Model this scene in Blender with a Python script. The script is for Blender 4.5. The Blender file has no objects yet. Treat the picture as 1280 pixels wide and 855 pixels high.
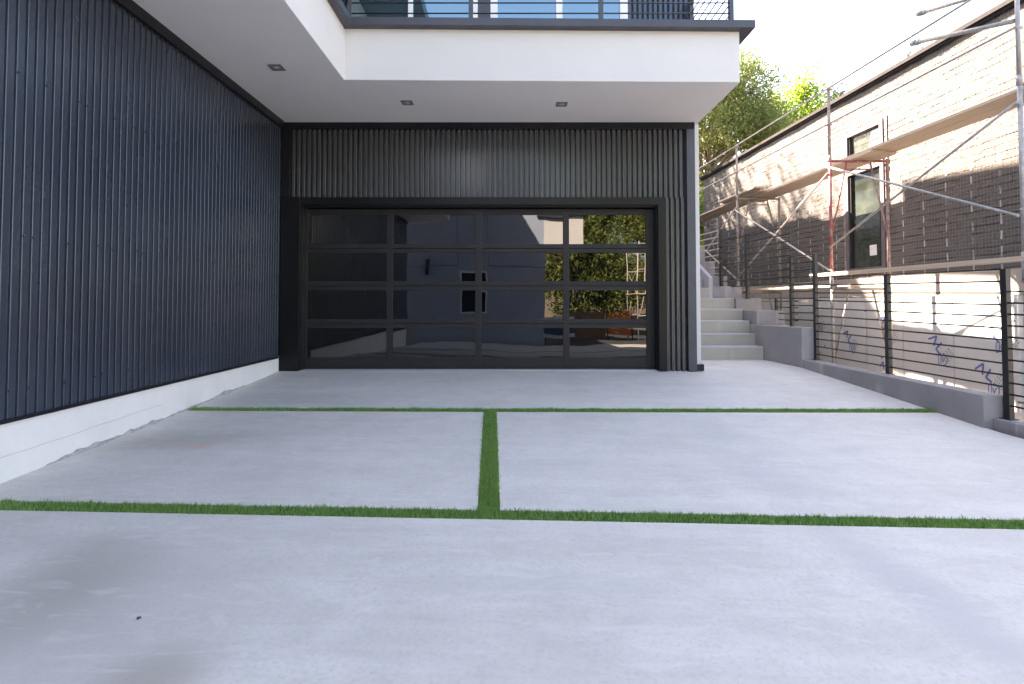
import bpy, math, random
from mathutils import Vector, Matrix, noise
random.seed(11)
S = bpy.context.scene
COL = S.collection
LIFT = 1.25          # camera height above datum: everything is modelled about the eye, then lifted once

# ------------------------------------------------------------------ mesh helper
class MB:
    def __init__(s): s.v = []; s.f = []; s.sm = []
    def face(s, pts, smooth=False):
        i = len(s.v); s.v += [tuple(p) for p in pts]; s.f.append(tuple(range(i, i+len(pts)))); s.sm.append(smooth)
    def box(s, x0, x1, y0, y1, z0, z1, rz=0, piv=None):
        p = [(x0,y0,z0),(x1,y0,z0),(x1,y1,z0),(x0,y1,z0),(x0,y0,z1),(x1,y0,z1),(x1,y1,z1),(x0,y1,z1)]
        if rz:
            cx, cy = piv or ((x0+x1)/2, (y0+y1)/2); c, n = math.cos(rz), math.sin(rz)
            p = [(cx+(a-cx)*c-(b-cy)*n, cy+(a-cx)*n+(b-cy)*c, z) for a,b,z in p]
        s.hexa(p)
        return s
    def hexa(s, p):
        i = len(s.v); s.v += [tuple(q) for q in p]
        for f in ((0,3,2,1),(4,5,6,7),(0,1,5,4),(1,2,6,5),(2,3,7,6),(3,0,4,7)):
            s.f.append(tuple(i+k for k in f)); s.sm.append(False)
        return s
    def prism(s, poly, z0, z1):
        # poly counter-clockwise in plan; z0/z1 numbers or per-corner lists
        n = len(poly)
        a = z0 if isinstance(z0, (list, tuple)) else [z0]*n
        b = z1 if isinstance(z1, (list, tuple)) else [z1]*n
        i = len(s.v)
        s.v += [(p[0],p[1],a[k]) for k,p in enumerate(poly)] + [(p[0],p[1],b[k]) for k,p in enumerate(poly)]
        s.f.append(tuple(i+k for k in reversed(range(n)))); s.sm.append(False)
        s.f.append(tuple(i+n+k for k in range(n))); s.sm.append(False)
        for k in range(n):
            j = (k+1) % n
            s.f.append((i+k, i+j, i+n+j, i+n+k)); s.sm.append(False)
        return s
    def beam(s, p, q, w, h):
        # rectangular bar from p to q, w across (horizontal), h up
        p, q = Vector(p), Vector(q); d = (q-p).normalized()
        up = Vector((0,0,1)) if abs(d.z) < .95 else Vector((0,1,0))
        a = d.cross(up).normalized()*w/2; b = a.cross(d).normalized()*h/2
        s.hexa([p-a-b, p+a-b, q+a-b, q-a-b, p-a+b, p+a+b, q+a+b, q-a+b]); return s
    def tube(s, p, q, r, n=8, r2=None, caps=True):
        p, q = Vector(p), Vector(q); d = (q-p).normalized(); r2 = r if r2 is None else r2
        a = d.orthogonal().normalized(); b = d.cross(a)
        i = len(s.v)
        for k in range(n):
            t = 2*math.pi*k/n; u = a*math.cos(t)+b*math.sin(t)
            s.v.append(tuple(p+u*r)); s.v.append(tuple(q+u*r2))
        for k in range(n):
            j = (k+1) % n
            s.f.append((i+2*k, i+2*j, i+2*j+1, i+2*k+1)); s.sm.append(True)
        if caps:
            s.f.append(tuple(i+2*k for k in reversed(range(n)))); s.sm.append(False)
            s.f.append(tuple(i+2*k+1 for k in range(n))); s.sm.append(False)
        return s
    def path(s, pts, r0, r1, n=8):
        for k in range(len(pts)-1):
            a = r0+(r1-r0)*k/(len(pts)-1); b = r0+(r1-r0)*(k+1)/(len(pts)-1)
            s.tube(pts[k], pts[k+1], a, n, b, caps=True)
        return s
    def grid(s, fn, nu, nv, smooth=True):
        i = len(s.v)
        for a in range(nu+1):
            for b in range(nv+1): s.v.append(tuple(fn(a/nu, b/nv)))
        for a in range(nu):
            for b in range(nv):
                k = i+a*(nv+1)+b
                s.f.append((k, k+nv+1, k+nv+2, k+1)); s.sm.append(smooth)
        return s
    def build(s, name, mat, parent=None, bevel=0, kind=None):
        me = bpy.data.meshes.new(name)
        org = Vector(root_loc(parent)) if parent else Vector((0,0,0))
        me.from_pydata([tuple(Vector(v)-org) for v in s.v], [], s.f)
        me.polygons.foreach_set('use_smooth', s.sm)
        me.update()
        o = bpy.data.objects.new(name, me); COL.objects.link(o)
        if isinstance(mat, str): mat = M[mat]
        me.materials.append(mat)
        if parent: o.parent = parent
        if bevel:
            m = o.modifiers.new('edge', 'BEVEL'); m.width = bevel; m.segments = 2; m.limit_method = 'ANGLE'; m.angle_limit = .6
        if kind: o['kind'] = kind
        return o

def root_loc(o):
    while o.parent: o = o.parent
    return o.location
def thing(name, label, cat, loc=(0,0,0), group=None):
    o = bpy.data.objects.new(name, None); COL.objects.link(o); o.empty_display_size = .2
    o.location = loc; o['label'] = label; o['category'] = cat
    if group: o['group'] = group
    return o
def tag(o, label, cat, group=None):
    o['label'] = label; o['category'] = cat
    if group: o['group'] = group
    return o
def solo(name, mb, mat, label, cat, loc=None, group=None, bevel=0):
    o = mb.build(name, mat, None, bevel)
    if loc is not None:
        L = Vector(loc)
        for v in o.data.vertices: v.co -= L
        o.location = L
    return tag(o, label, cat, group)

# ------------------------------------------------------------------ materials
M = {}
class NT:
    def __init__(s, name):
        s.m = bpy.data.materials.new(name); s.m.use_nodes = True; M[name] = s.m
        s.t = s.m.node_tree; s.b = s.t.nodes['Principled BSDF']; s.out = s.t.nodes['Material Output']
        s._tc = None
    def n(s, typ, **kw):
        nd = s.t.nodes.new(typ)
        for k, v in kw.items():
            if k in ('operation','blend_type','data_type','feature','noise_dimensions','wave_type','bands_direction','distance','interpolation_type','clamp','use_clamp','noise_type','wave_profile'): setattr(nd, k, v)
            else:
                inp = nd.inputs[int(k[1:])] if k[0] == 'i' and k[1:].isdigit() else nd.inputs[k]
                s.put(inp, v)
        return nd
    def put(s, inp, v):
        if isinstance(v, bpy.types.NodeSocket): s.t.links.new(v, inp)
        elif hasattr(v, 'outputs'): s.t.links.new(v.outputs[0], inp)
        else:
            if isinstance(v, (tuple, list)) and len(v) == 3 and inp.type == 'RGBA': v = (*v, 1)
            inp.default_value = v
    def set(s, **kw):
        for k, v in kw.items(): s.put(s.b.inputs[k.replace('_', ' ')], v)
        return s
    def co(s):
        if not s._tc: s._tc = s.t.nodes.new('ShaderNodeTexCoord')
        return s._tc.outputs['Object']
    def mapping(s, scale=(1,1,1), loc=(0,0,0), rot=(0,0,0), vec=None):
        nd = s.t.nodes.new('ShaderNodeMapping'); s.put(nd.inputs['Vector'], vec or s.co())
        nd.inputs['Scale'].default_value = scale; nd.inputs['Location'].default_value = loc; nd.inputs['Rotation'].default_value = rot
        return nd.outputs[0]
    def noise(s, scale, detail=4, rough=.55, vec=None, dist=0):
        return s.n('ShaderNodeTexNoise', Vector=vec or s.co(), Scale=float(scale), Detail=float(detail), Roughness=rough, Distortion=float(dist)).outputs[0]
    def math(s, op, a, b=0., c=None, clamp=False):
        nd = s.t.nodes.new('ShaderNodeMath'); nd.operation = op; nd.use_clamp = clamp
        s.put(nd.inputs[0], a); s.put(nd.inputs[1], b)
        if c is not None: s.put(nd.inputs[2], c)
        return nd.outputs[0]
    def ramp(s, f, stops):
        nd = s.t.nodes.new('ShaderNodeValToRGB'); s.put(nd.inputs[0], f)
        e = nd.color_ramp.elements
        while len(e) < len(stops): e.new(.5)
        for k, (p, c) in enumerate(stops):
            e[k].position = p
            e[k].color = (c, c, c, 1) if isinstance(c, (int, float)) else (*c, 1)
        return nd.outputs[0]
    def mix(s, f, a, b, mode='MIX'):
        nd = s.t.nodes.new('ShaderNodeMix'); nd.data_type = 'RGBA'; nd.blend_type = mode
        s.put(nd.inputs[0], f); s.put(nd.inputs[6], a if not isinstance(a, tuple) else (*a, 1)); s.put(nd.inputs[7], b if not isinstance(b, tuple) else (*b, 1))
        return nd.outputs[2]
    def bump(s, h, strength=.3, dist=.01, normal=None):
        nd = s.t.nodes.new('ShaderNodeBump'); s.put(nd.inputs['Height'], h)
        nd.inputs['Strength'].default_value = strength; nd.inputs['Distance'].default_value = dist
        if normal is not None: s.put(nd.inputs['Normal'], normal)
        s.t.links.new(nd.outputs[0], s.b.inputs['Normal']); return nd.outputs[0]
    def sep(s, vec=None):
        nd = s.t.nodes.new('ShaderNodeSeparateXYZ'); s.put(nd.inputs[0], vec or s.co()); return nd.outputs
    def spot(s, x, y, rx, ry, rot=0., soft=.5, wob=.35, nscale=2.5):
        # a soft stain with an uneven outline, in plan, measured in metres
        mp = s.mapping(scale=(1/rx, 1/ry, 0), loc=(0,0,0), vec=s.mapping(loc=(0,0,0), rot=(0,0,-rot), vec=s.mapping(loc=(-x,-y,0))))
        ln = s.t.nodes.new('ShaderNodeVectorMath'); ln.operation = 'LENGTH'; s.put(ln.inputs[0], mp)
        d = s.math('ADD', ln.outputs['Value'], s.math('MULTIPLY', s.math('SUBTRACT', s.noise(nscale, 5, .6), .5), wob*2))
        mr = s.t.nodes.new('ShaderNodeMapRange'); mr.interpolation_type = 'SMOOTHSTEP'
        s.put(mr.inputs[0], d); mr.inputs[1].default_value = 1+soft*.5; mr.inputs[2].default_value = 1-soft; mr.inputs[3].default_value = 0; mr.inputs[4].default_value = 1
        return mr.outputs[0]

def plain(name, col, rough=.5, metal=0., spec=.5, var=.12, nscale=6, bumpd=0., bscale=60, wear=None):
    m = NT(name)
    f = m.noise(nscale, 5, .6)
    lo = tuple(c*(1-var) for c in col); hi = tuple(min(1, c*(1+var)) for c in col)
    c = m.mix(m.ramp(f, [(.3,0.),(.7,1.)]), lo, hi)
    if wear:
        c = m.mix(m.ramp(m.noise(wear[1], 6, .7), [(wear[2],0.),(wear[2]+.08,1.)]), c, wear[0])
    r = m.math('MULTIPLY_ADD', m.noise(nscale*2.3, 4), .25, rough-.12, clamp=True)
    m.set(Base_Color=c, Roughness=r, Metallic=metal); m.b.inputs['Specular IOR Level'].default_value = spec
    if bumpd: m.bump(m.noise(bscale, 5, .65), .5, bumpd)
    return m

# poured concrete of the drive: cloudy, trowelled, stained
m = NT('drive_concrete')
big = m.noise(.55, 5, .55, dist=.6); streak = m.noise(1., 6, .6, vec=m.mapping(scale=(.9,5.5,1), rot=(0,0,.08))); fine = m.noise(48, 5, .75)
mott = m.noise(3.2, 7, .68, dist=.4)
c = m.mix(m.ramp(big, [(.3,0.),(.72,1.)]), (.565,.535,.495), (.665,.63,.588))
c = m.mix(m.ramp(streak, [(.38,0.),(.68,.6)]), c, (.72,.685,.64))
c = m.mix(m.ramp(mott, [(.44,.0),(.70,.40)]), c, (.485,.46,.43))
c = m.mix(m.math('MULTIPLY', m.ramp(fine, [(.32,1.),(.52,0.)]), .45), c, (.42,.41,.395))
for (x,y,rx,ry,rot,col,k,soft) in (
    (-1.83,2.3,.30,.42,.1,(0.381,0.349,0.304),.85,.9), (-1.16,1.80,.2,.16,.2,(0.394,0.363,0.317),.85,.8), (-1.55,2.15,.55,.6,0,(0.464,0.439,0.408),.55,1.),
    (-2.62,4.28,.62,.22,.25,(0.408,0.363,0.317),.62,.9), (-2.2,4.55,.8,.25,.1,(0.451,0.425,0.395),.40,.9), (-2.38,4.16,.13,.08,0,(0.648,0.383,0.350),.55,.9),
    (-2.2,5.75,1.0,.35,0,(0.451,0.445,0.447),.45,.9), (-1.0,7.0,2.4,.28,0,(0.479,0.473,0.466),.4,.9), (1.72,3.8,.22,.55,.25,(0.507,0.493,0.486),.5,.8), (1.8,4.8,.22,.30,.2,(0.507,0.500,0.493),.45,.8),
    (1.75,2.35,.16,.75,.05,(0.486,0.479,0.479),.6,.7), (2.7,4.4,.3,.12,.5,(0.507,0.500,0.493),.45,.9), (.8,6.2,.25,.1,0,(0.507,0.500,0.493),.45,.8), (.2,2.4,.5,.1,0,(0.535,0.528,0.518),.4,.8)):
    c = m.mix(m.math('MULTIPLY', m.spot(x,y,rx,ry,rot,soft), k), c, col)
med = m.noise(1., 7, .66, vec=m.mapping(scale=(6,17,1), rot=(0,0,-.12)), dist=.8)
c = m.mix(m.ramp(med, [(.50,.0),(.68,.30)]), c, (.475,.45,.42))
c = m.mix(m.ramp(m.noise(1., 5, .6, vec=m.mapping(scale=(2.4,9,1), rot=(0,0,.35), loc=(4,2,0)), dist=1.5), [(.56,.0),(.66,.35)]), c, (.71,.675,.635))
sp = m.n('ShaderNodeTexVoronoi', Vector=m.co(), Scale=7.5); spk = m.ramp(sp.outputs['Distance'], [(.0,1.),(.035,0.)])
c = m.mix(m.math('MULTIPLY', spk, .5), c, (.22,.21,.2))
sc_ = m.ramp(m.noise(1., 3, .5, vec=m.mapping(scale=(2.,26,1), rot=(0,0,.5))), [(.68,0.),(.72,1.)])
c = m.mix(m.math('MULTIPLY', sc_, .04), c, (.6,.6,.6))
m.set(Base_Color=c, Roughness=m.math('MULTIPLY_ADD', mott, .3, .5)); m.b.inputs['Specular IOR Level'].default_value = .35
m.bump(m.math('ADD', m.math('MULTIPLY', fine, .3), m.math('ADD', m.math('MULTIPLY', streak, 1.2), m.math('MULTIPLY', spk, -.4))), .35, .004)

# walls and kerbs: greyer, with pale vertical runs
def cast(name, lo, hi, run, runk=.5):
    m = NT(name)
    c = m.mix(m.ramp(m.noise(2.2, 7, .62, dist=.3), [(.3,0.),(.7,1.)]), lo, hi)
    v = m.ramp(m.noise(1., 4, .55, vec=m.mapping(scale=(7,7,.35))), [(.56,0.),(.66,1.)])
    v = m.math('MULTIPLY', v, m.ramp(m.noise(1., 3, vec=m.mapping(scale=(2,2,2.5), loc=(3,1,0))), [(.35,.1),(.7,1.)]))
    c = m.mix(m.math('MULTIPLY', v, runk), c, run)
    d = m.ramp(m.noise(14, 6, .7), [(.62,0.),(.74,1.)])
    c = m.mix(m.math('MULTIPLY', d, .3), c, tuple(x*.6 for x in lo))
    m.set(Base_Color=c, Roughness=.8); m.b.inputs['Specular IOR Level'].default_value = .3
    vor = m.n('ShaderNodeTexVoronoi', Vector=m.co(), Scale=26.)
    pit = m.ramp(vor.outputs['Distance'], [(.0,0.),(.12,1.)])
    m.bump(m.math('ADD', m.noise(55, 5, .7), m.math('MULTIPLY', pit, .8)), .4, .004)
    return m
cast('kerb_concrete', (.235,.225,.232), (.315,.302,.308), (.48,.465,.465), .85)
cast('kerb_top_concrete', (.40,.39,.40), (.48,.47,.48), (.5,.5,.5), .3)
cast('step_concrete', (.37,.345,.295), (.44,.415,.36), (.55,.53,.48), .45)
cast('white_painted_concrete', (.70,.685,.665), (.77,.755,.735), (.8,.79,.77), .3)
plain('mortar', (.36,.35,.34), .9, var=.3, nscale=25, bumpd=.012, bscale=50)
plain('white_stucco', (.63,.625,.615), .75, var=.03, nscale=1.4, bumpd=.0015, bscale=160, spec=.3)
plain('soffit_stucco', (.86,.845,.83), .8, var=.03, nscale=.9, bumpd=.0015, bscale=130, spec=.3)

# dark factory-painted corrugated sheet
def cladding(name, lo, hi, tone, tint, rough, spec, coat, dk=.10):
    m = NT(name)
    f = m.noise(1.3, 5, .6, vec=m.mapping(scale=(1,1,.4)))
    wv = m.noise(1., 0, .5, vec=m.mapping(scale=(1.3,1.3,0)))      # sheets differ a little in tone
    c = m.mix(m.ramp(f, [(.3,0.),(.7,1.)]), lo, hi)
    c = m.mix(m.math('MULTIPLY', m.ramp(wv, [(.45,0.),(.55,1.)]), .3), c, tone)
    dust = m.ramp(m.noise(5, 7, .7, vec=m.mapping(scale=(1,1,.25))), [(.5,0.),(.8,1.)])
    c = m.mix(m.math('MULTIPLY', dust, dk), c, (.14,.14,.15))
    m.set(Base_Color=c, Roughness=m.math('MULTIPLY_ADD', f, dk*1.2, rough)); m.b.inputs['Specular IOR Level'].default_value = spec
    m.put(m.b.inputs['Specular Tint'], tint); m.set(Coat_Weight=coat, Coat_Roughness=.12, Coat_IOR=1.5)
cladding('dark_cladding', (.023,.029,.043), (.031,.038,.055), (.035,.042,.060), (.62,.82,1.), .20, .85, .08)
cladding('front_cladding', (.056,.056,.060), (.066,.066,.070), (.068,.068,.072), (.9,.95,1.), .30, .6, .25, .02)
plain('dark_trim', (.010,.011,.014), .36, spec=.25, var=.15, nscale=4, bumpd=.0015, bscale=9)
plain('casing_metal', (.009,.009,.011), .32, spec=.22, var=.12, nscale=3)
plain('cap_metal', (.050,.054,.070), .38, var=.12, nscale=3, bumpd=.001, bscale=8)
plain('door_metal', (.026,.025,.027), .42, spec=.22, var=.10, nscale=5, bumpd=.0006, bscale=30)
plain('black_steel', (.014,.014,.016), .42, var=.3, nscale=20, bumpd=.0006, bscale=90, wear=((.07,.06,.055), 30, .66))
plain('black_rubber', (.010,.010,.011), .7)
plain('pale_steel', (.52,.46,.42), .5, var=.2, nscale=18)  # pale tone also stands in for sun on stair rods and far guard rails
plain('grey_light_rim', (.16,.16,.165), .5)
plain('lamp_lens', (.62,.62,.62), .25)
plain('white_frame', (.78,.79,.80), .4, var=.04)
plain('interior_dark', (.015,.016,.018), .8)

m = NT('door_glass')   # tinted mirror-like glass over a dark garage: a dark body under a sharp sheen
m.set(Base_Color=(.0015,.0018,.0025), Roughness=.012); m.b.inputs['IOR'].default_value = 1.70
m.b.inputs['Specular IOR Level'].default_value = .5
m.bump(m.noise(1.1, 2, .5), .10, .02)
m = NT('house_glass')
m.set(Base_Color=(.02,.045,.06), Roughness=.02); m.b.inputs['IOR'].default_value = 3.2; m.put(m.b.inputs['Specular Tint'], (.55,.85,1.))
m.bump(m.noise(.9, 2, .5), .06, .02)
m = NT('site_glass')
m.set(Base_Color=m.mix(m.ramp(m.noise(1.3, 4, .6), [(.4,0.),(.65,1.)]), (.02,.026,.022), (.07,.085,.070)), Roughness=.03); m.b.inputs['IOR'].default_value = 2.0
m.bump(m.noise(1.6, 2, .5), .10, .02)

# neighbour's wall: brown paper and lath under a rough ridged scratch coat
m = NT('lath_wall')
o3 = m.sep()
row = m.n('ShaderNodeTexNoise', Vector=m.mapping(scale=(1,2.2,15)), Scale=1.0, Detail=6., Roughness=.65, Distortion=.35).outputs[0]
zz = m.math('ADD', m.math('MULTIPLY', o3[2], 10.2), m.math('MULTIPLY', m.noise(1.7, 5, .6, vec=m.mapping(scale=(1,1,.7))), .75))
saw = m.math('FRACT', zz)
keep = m.ramp(m.noise(1., 4, .6, vec=m.mapping(scale=(1,2.6,5.5), loc=(2,5,1))), [(.40,.08),(.58,1.)])
groove = m.math('MULTIPLY', m.math('LESS_THAN', saw, .22), keep)
yy = m.math('ADD', m.math('MULTIPLY', o3[1], 2.3), m.math('MULTIPLY', m.math('FLOOR', zz), .37))
vjoint = m.math('MULTIPLY', m.math('LESS_THAN', m.math('FRACT', yy), .03), m.ramp(m.noise(2.3, 3, .6, vec=m.mapping(loc=(7,1,3))), [(.5,0.),(.6,.8)]))
ridge = m.math('SUBTRACT', m.math('MULTIPLY', saw, .35), m.math('MAXIMUM', groove, vjoint))
lump = m.noise(16, 7, .72)
patch = m.noise(.8, 5, .6)
c = m.mix(m.ramp(lump, [(.3,0.),(.7,1.)]), (.122,.109,.101), (.192,.174,.162))
c = m.mix(m.ramp(patch, [(.42,0.),(.64,.6)]), c, (.190,.178,.168))
c = m.mix(m.math('MULTIPLY', m.math('MAXIMUM', groove, vjoint), .85), c, (.040,.035,.034))
gy = m.math('ABSOLUTE', m.math('SUBTRACT', m.math('FRACT', m.math('MULTIPLY', o3[1], 20.)), .5))
gz_ = m.math('ABSOLUTE', m.math('SUBTRACT', m.math('FRACT', m.math('MULTIPLY', o3[2], 20.)), .5))
wire = m.math('MAXIMUM', m.math('GREATER_THAN', gy, .435), m.math('GREATER_THAN', gz_, .435))
c = m.mix(m.math('MULTIPLY', wire, .5), c, (.27,.255,.245))
st = m.math('LESS_THAN', m.math('ABSOLUTE', m.math('SUBTRACT', m.math('FRACT', m.math('MULTIPLY', m.math('ADD', o3[1], m.math('MULTIPLY', m.noise(2.2, 2), .05)), 2.46)), .5)), .03)
dash = m.math('LESS_THAN', m.math('FRACT', m.math('MULTIPLY', m.math('ADD', o3[2], m.math('MULTIPLY', m.noise(3.1, 2), .2)), 5.)), .55)
low = m.math('LESS_THAN', o3[2], 3.45)
c = m.mix(m.math('MULTIPLY', m.math('MULTIPLY', st, dash), m.math('MULTIPLY', low, m.ramp(m.noise(2.7, 3, .6), [(.4,.15),(.6,.75)]))), c, (.72,.70,.68))
m.set(Base_Color=c, Roughness=.9); m.b.inputs['Specular IOR Level'].default_value = .2
m.bump(m.math('ADD', m.math('MULTIPLY', ridge, 1.1), m.math('ADD', m.math('MULTIPLY', lump, .9), m.math('ADD', m.math('MULTIPLY', row, .5), m.math('MULTIPLY', wire, .10)))), .9, .030)

plain('cream_render', (.42,.37,.32), .9, var=.12, nscale=4, bumpd=.004, bscale=40)
m = NT('insulation_board')
vv = m.n('ShaderNodeTexVoronoi', Vector=m.mapping(scale=(0,1.7,2.6)), Scale=1.5)
dots = m.ramp(vv.outputs['Distance'], [(.0,1.),(.05,1.),(.07,0.)])
c = m.mix(m.ramp(m.noise(3, 5, .6), [(.3,0.),(.7,1.)]), (.66,.65,.635), (.74,.73,.715))
c = m.mix(m.math('MULTIPLY', dots, .85), c, (.04,.04,.045))
m.set(Base_Color=c, Roughness=.65)
plain('blue_print', (.13,.15,.40), .6, var=.3, nscale=25)
plain('grey_print', (.10,.10,.12), .6, var=.3, nscale=25)
plain('galvanised', (.36,.35,.345), .5, metal=.25, var=.25, nscale=14, wear=((.30,.17,.10), 9, .60))
plain('scaffold_grey', (.33,.29,.26), .6, metal=.1, var=.25, nscale=12, wear=((.24,.13,.08), 11, .55))
plain('scaffold_red', (.36,.075,.075), .5, var=.3, nscale=10, wear=((.34,.24,.21), 7, .50))
plain('scaffold_pink', (.33,.20,.19), .6, var=.25, nscale=8, wear=((.40,.35,.32), 9, .50))
m = NT('plank_wood')
g = m.noise(1., 6, .65, vec=m.mapping(scale=(26,1.3,26)))
c = m.mix(m.ramp(g, [(.3,0.),(.7,1.)]), (.50,.385,.285), (.64,.52,.41))
c = m.mix(m.ramp(m.noise(5, 5, .7), [(.55,0.),(.75,.6)]), c, (.42,.40,.37))
m.set(Base_Color=c, Roughness=.8); m.bump(g, .3, .003)
plain('fence_wood', (.24,.15,.09), .85, var=.3, nscale=9, bumpd=.004, bscale=30)
plain('roof_edge', (.030,.027,.028), .8, spec=.1, var=.2, nscale=8)
plain('site_window_frame', (.13,.12,.13), .5, var=.2, nscale=9)
plain('paper', (.75,.75,.74), .7, var=.03)
plain('dark_ink', (.05,.05,.06), .7)
plain('orange_mesh', (.62,.13,.035), .6, var=.2, nscale=14)
plain('blue_sheet', (.035,.10,.20), .45, var=.2, nscale=5)
plain('render_grey', (.34,.40,.50), .85, var=.06, nscale=1.2, bumpd=.003, bscale=60)
plain('bark', (.16,.12,.09), .95, var=.35, nscale=14, bumpd=.02, bscale=26)
plain('dirt', (.17,.135,.105), .95, var=.35, nscale=2.5, bumpd=.05, bscale=8, spec=.2)
plain('asphalt', (.05,.05,.052), .85, var=.2, nscale=4, bumpd=.004, bscale=160)
plain('turf_backing', (.018,.035,.012), .9, var=.3, nscale=30)
plain('dry_leaf', (.06,.045,.035), .8)

def leafmat(name, a, b, t, trans=.35, rough=.5):
    m = NT(name)
    g = m.t.nodes.new('ShaderNodeNewGeometry')
    c = m.mix(m.ramp(g.outputs['Random Per Island'], [(.0,0.),(1.,1.)]), a, b)
    c = m.mix(m.ramp(m.noise(.55, 3, .6), [(.42,0.),(.62,.8)]), c, t)
    m.set(Base_Color=c, Roughness=rough); m.b.inputs['Specular IOR Level'].default_value = .3
    tr = m.t.nodes.new('ShaderNodeBsdfTranslucent'); m.put(tr.inputs[0], c)
    mx = m.t.nodes.new('ShaderNodeMixShader'); mx.inputs[0].default_value = trans
    m.t.links.new(m.b.outputs[0], mx.inputs[1]); m.t.links.new(tr.outputs[0], mx.inputs[2]); m.t.links.new(mx.outputs[0], m.out.inputs[0])
    return m
leafmat('leaf_olive', (.100,.150,.038), (.185,.225,.075), (.19,.215,.07), .4)
leafmat('leaf_lime', (.14,.23,.030), (.22,.31,.055), (.18,.28,.03), .5)
leafmat('leaf_dark', (.045,.085,.022), (.085,.135,.040), (.09,.14,.045), .3)
leafmat('leaf_mid', (.10,.15,.035), (.17,.22,.060), (.20,.21,.065), .35)
leafmat('leaf_conifer', (.030,.055,.035), (.050,.080,.050), (.05,.07,.045), .25)
leafmat('turf_green', (.035,.17,.020), (.40,.62,.22), (.24,.40,.11), .3, .55)

# ------------------------------------------------------------------ ground heights
def lerp(tab, y):
    if y <= tab[0][0]: return tab[0][1]
    for (a,b),(c,d) in zip(tab, tab[1:]):
        if y <= c: return b+(d-b)*(y-a)/(c-a)
    return tab[-1][1]
ZL = [(-6,-1.42),(-3,-1.34),(0,-1.24),(3.36,-1.108),(5.36,-1.032),(7.4,-.92),(20,-.9)]
ZR = [(-6,-1.55),(-3,-1.47),(0,-1.37),(3,-1.267),(5.0,-1.178),(6.3,-1.042),(7.66,-.912),(8.46,-.885),(20,-.885)]
def xr(y): return 5.05-.13*y
def gz(x, y):
    t = (x+3.12)/(xr(y)+3.12); t = max(-.2, min(1.3, t))
    return lerp(ZL, y)*(1-t)+lerp(ZR, y)*t
def sstep(a, b, x):
    t = max(0, min(1, (x-a)/(b-a))); return t*t*(3-2*t)

# one big sheet of earth to the horizon, rising behind the houses
mb = MB()
def earth(u, v):
    def warp(t): s_ = (t-.5)*2; return math.copysign(abs(s_)**2.6, s_)*260
    x, y = warp(u)+2, warp(v)+3
    z = -1.62 + sstep(13, 19, y)*2.9*sstep(-30,-12,-abs(x-3)) + sstep(24, 120, y)*7
    z += sstep(-14, -80, y)*4
    if abs(x) < 60 and abs(y) < 60: z += .06*noise.noise((x*.5, y*.5, 0))
    return (x, y, z)
mb.grid(earth, 120, 120)
mb.build('ground', 'dirt', kind='structure')

# drive slabs separated by slots of artificial turf
L1n = lambda x: 5.385+.042*x ;  L1f = lambda x: L1n(x)+.125
L2n = lambda x: 2.998        ;  L2f = lambda x: 2.998+.12
L3n = lambda x: .36          ;  L3f = lambda x: .48
VXL = lambda y: -.27+.078*(5.36-y)/2.21 ; VXR = lambda y: VXL(y)+.128
XL = lambda y: -3.125 ; XRt = lambda y: xr(y)+.03
def slab(xa, xb, ya, yb, nx, ny):
    mb = MB()
    def P(u, v, dz=0.):
        y0 = ya(0)+(yb(0)-ya(0))*v
        x = xa(y0)+(xb(y0)-xa(y0))*u
        y = ya(x)+(yb(x)-ya(x))*v
        x = xa(y)+(xb(y)-xa(y))*u
        return (x, y, gz(x, y)+dz)
    e = .006  # eased arris: the rim sits a little lower
    mb.grid(lambda u, v: P(u, v), nx, ny)
    for k in range(nx):
        a, b = k/nx, (k+1)/nx
        mb.face([P(a,0,-.12), P(b,0,-.12), P(b,0), P(a,0)])
        mb.face([P(b,1,-.12), P(a,1,-.12), P(a,1), P(b,1)])
    for k in range(ny):
        a, b = k/ny, (k+1)/ny
        mb.face([P(0,b,-.12), P(0,a,-.12), P(0,a), P(0,b)])
        mb.face([P(1,a,-.12), P(1,b,-.12), P(1,b), P(1,a)])
    return mb.build('driveway_slab', 'drive_concrete', kind='structure')
slab(XL, XRt, L1f, lambda x: 8.6, 40, 24)
slab(XL, VXL, L2f, L1n, 20, 16)
slab(VXR, XRt, L2f, L1n, 28, 16)
slab(XL, XRt, L3f, L2n, 40, 16)
slab(XL, XRt, lambda x: -3.9, L3n, 40, 24)
mb = MB()
mb.grid(lambda u, v: (-40+90*u, -12+7.9*v, -1.50-.06*u), 6, 3)
mb.build('road', 'asphalt', kind='structure')

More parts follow.
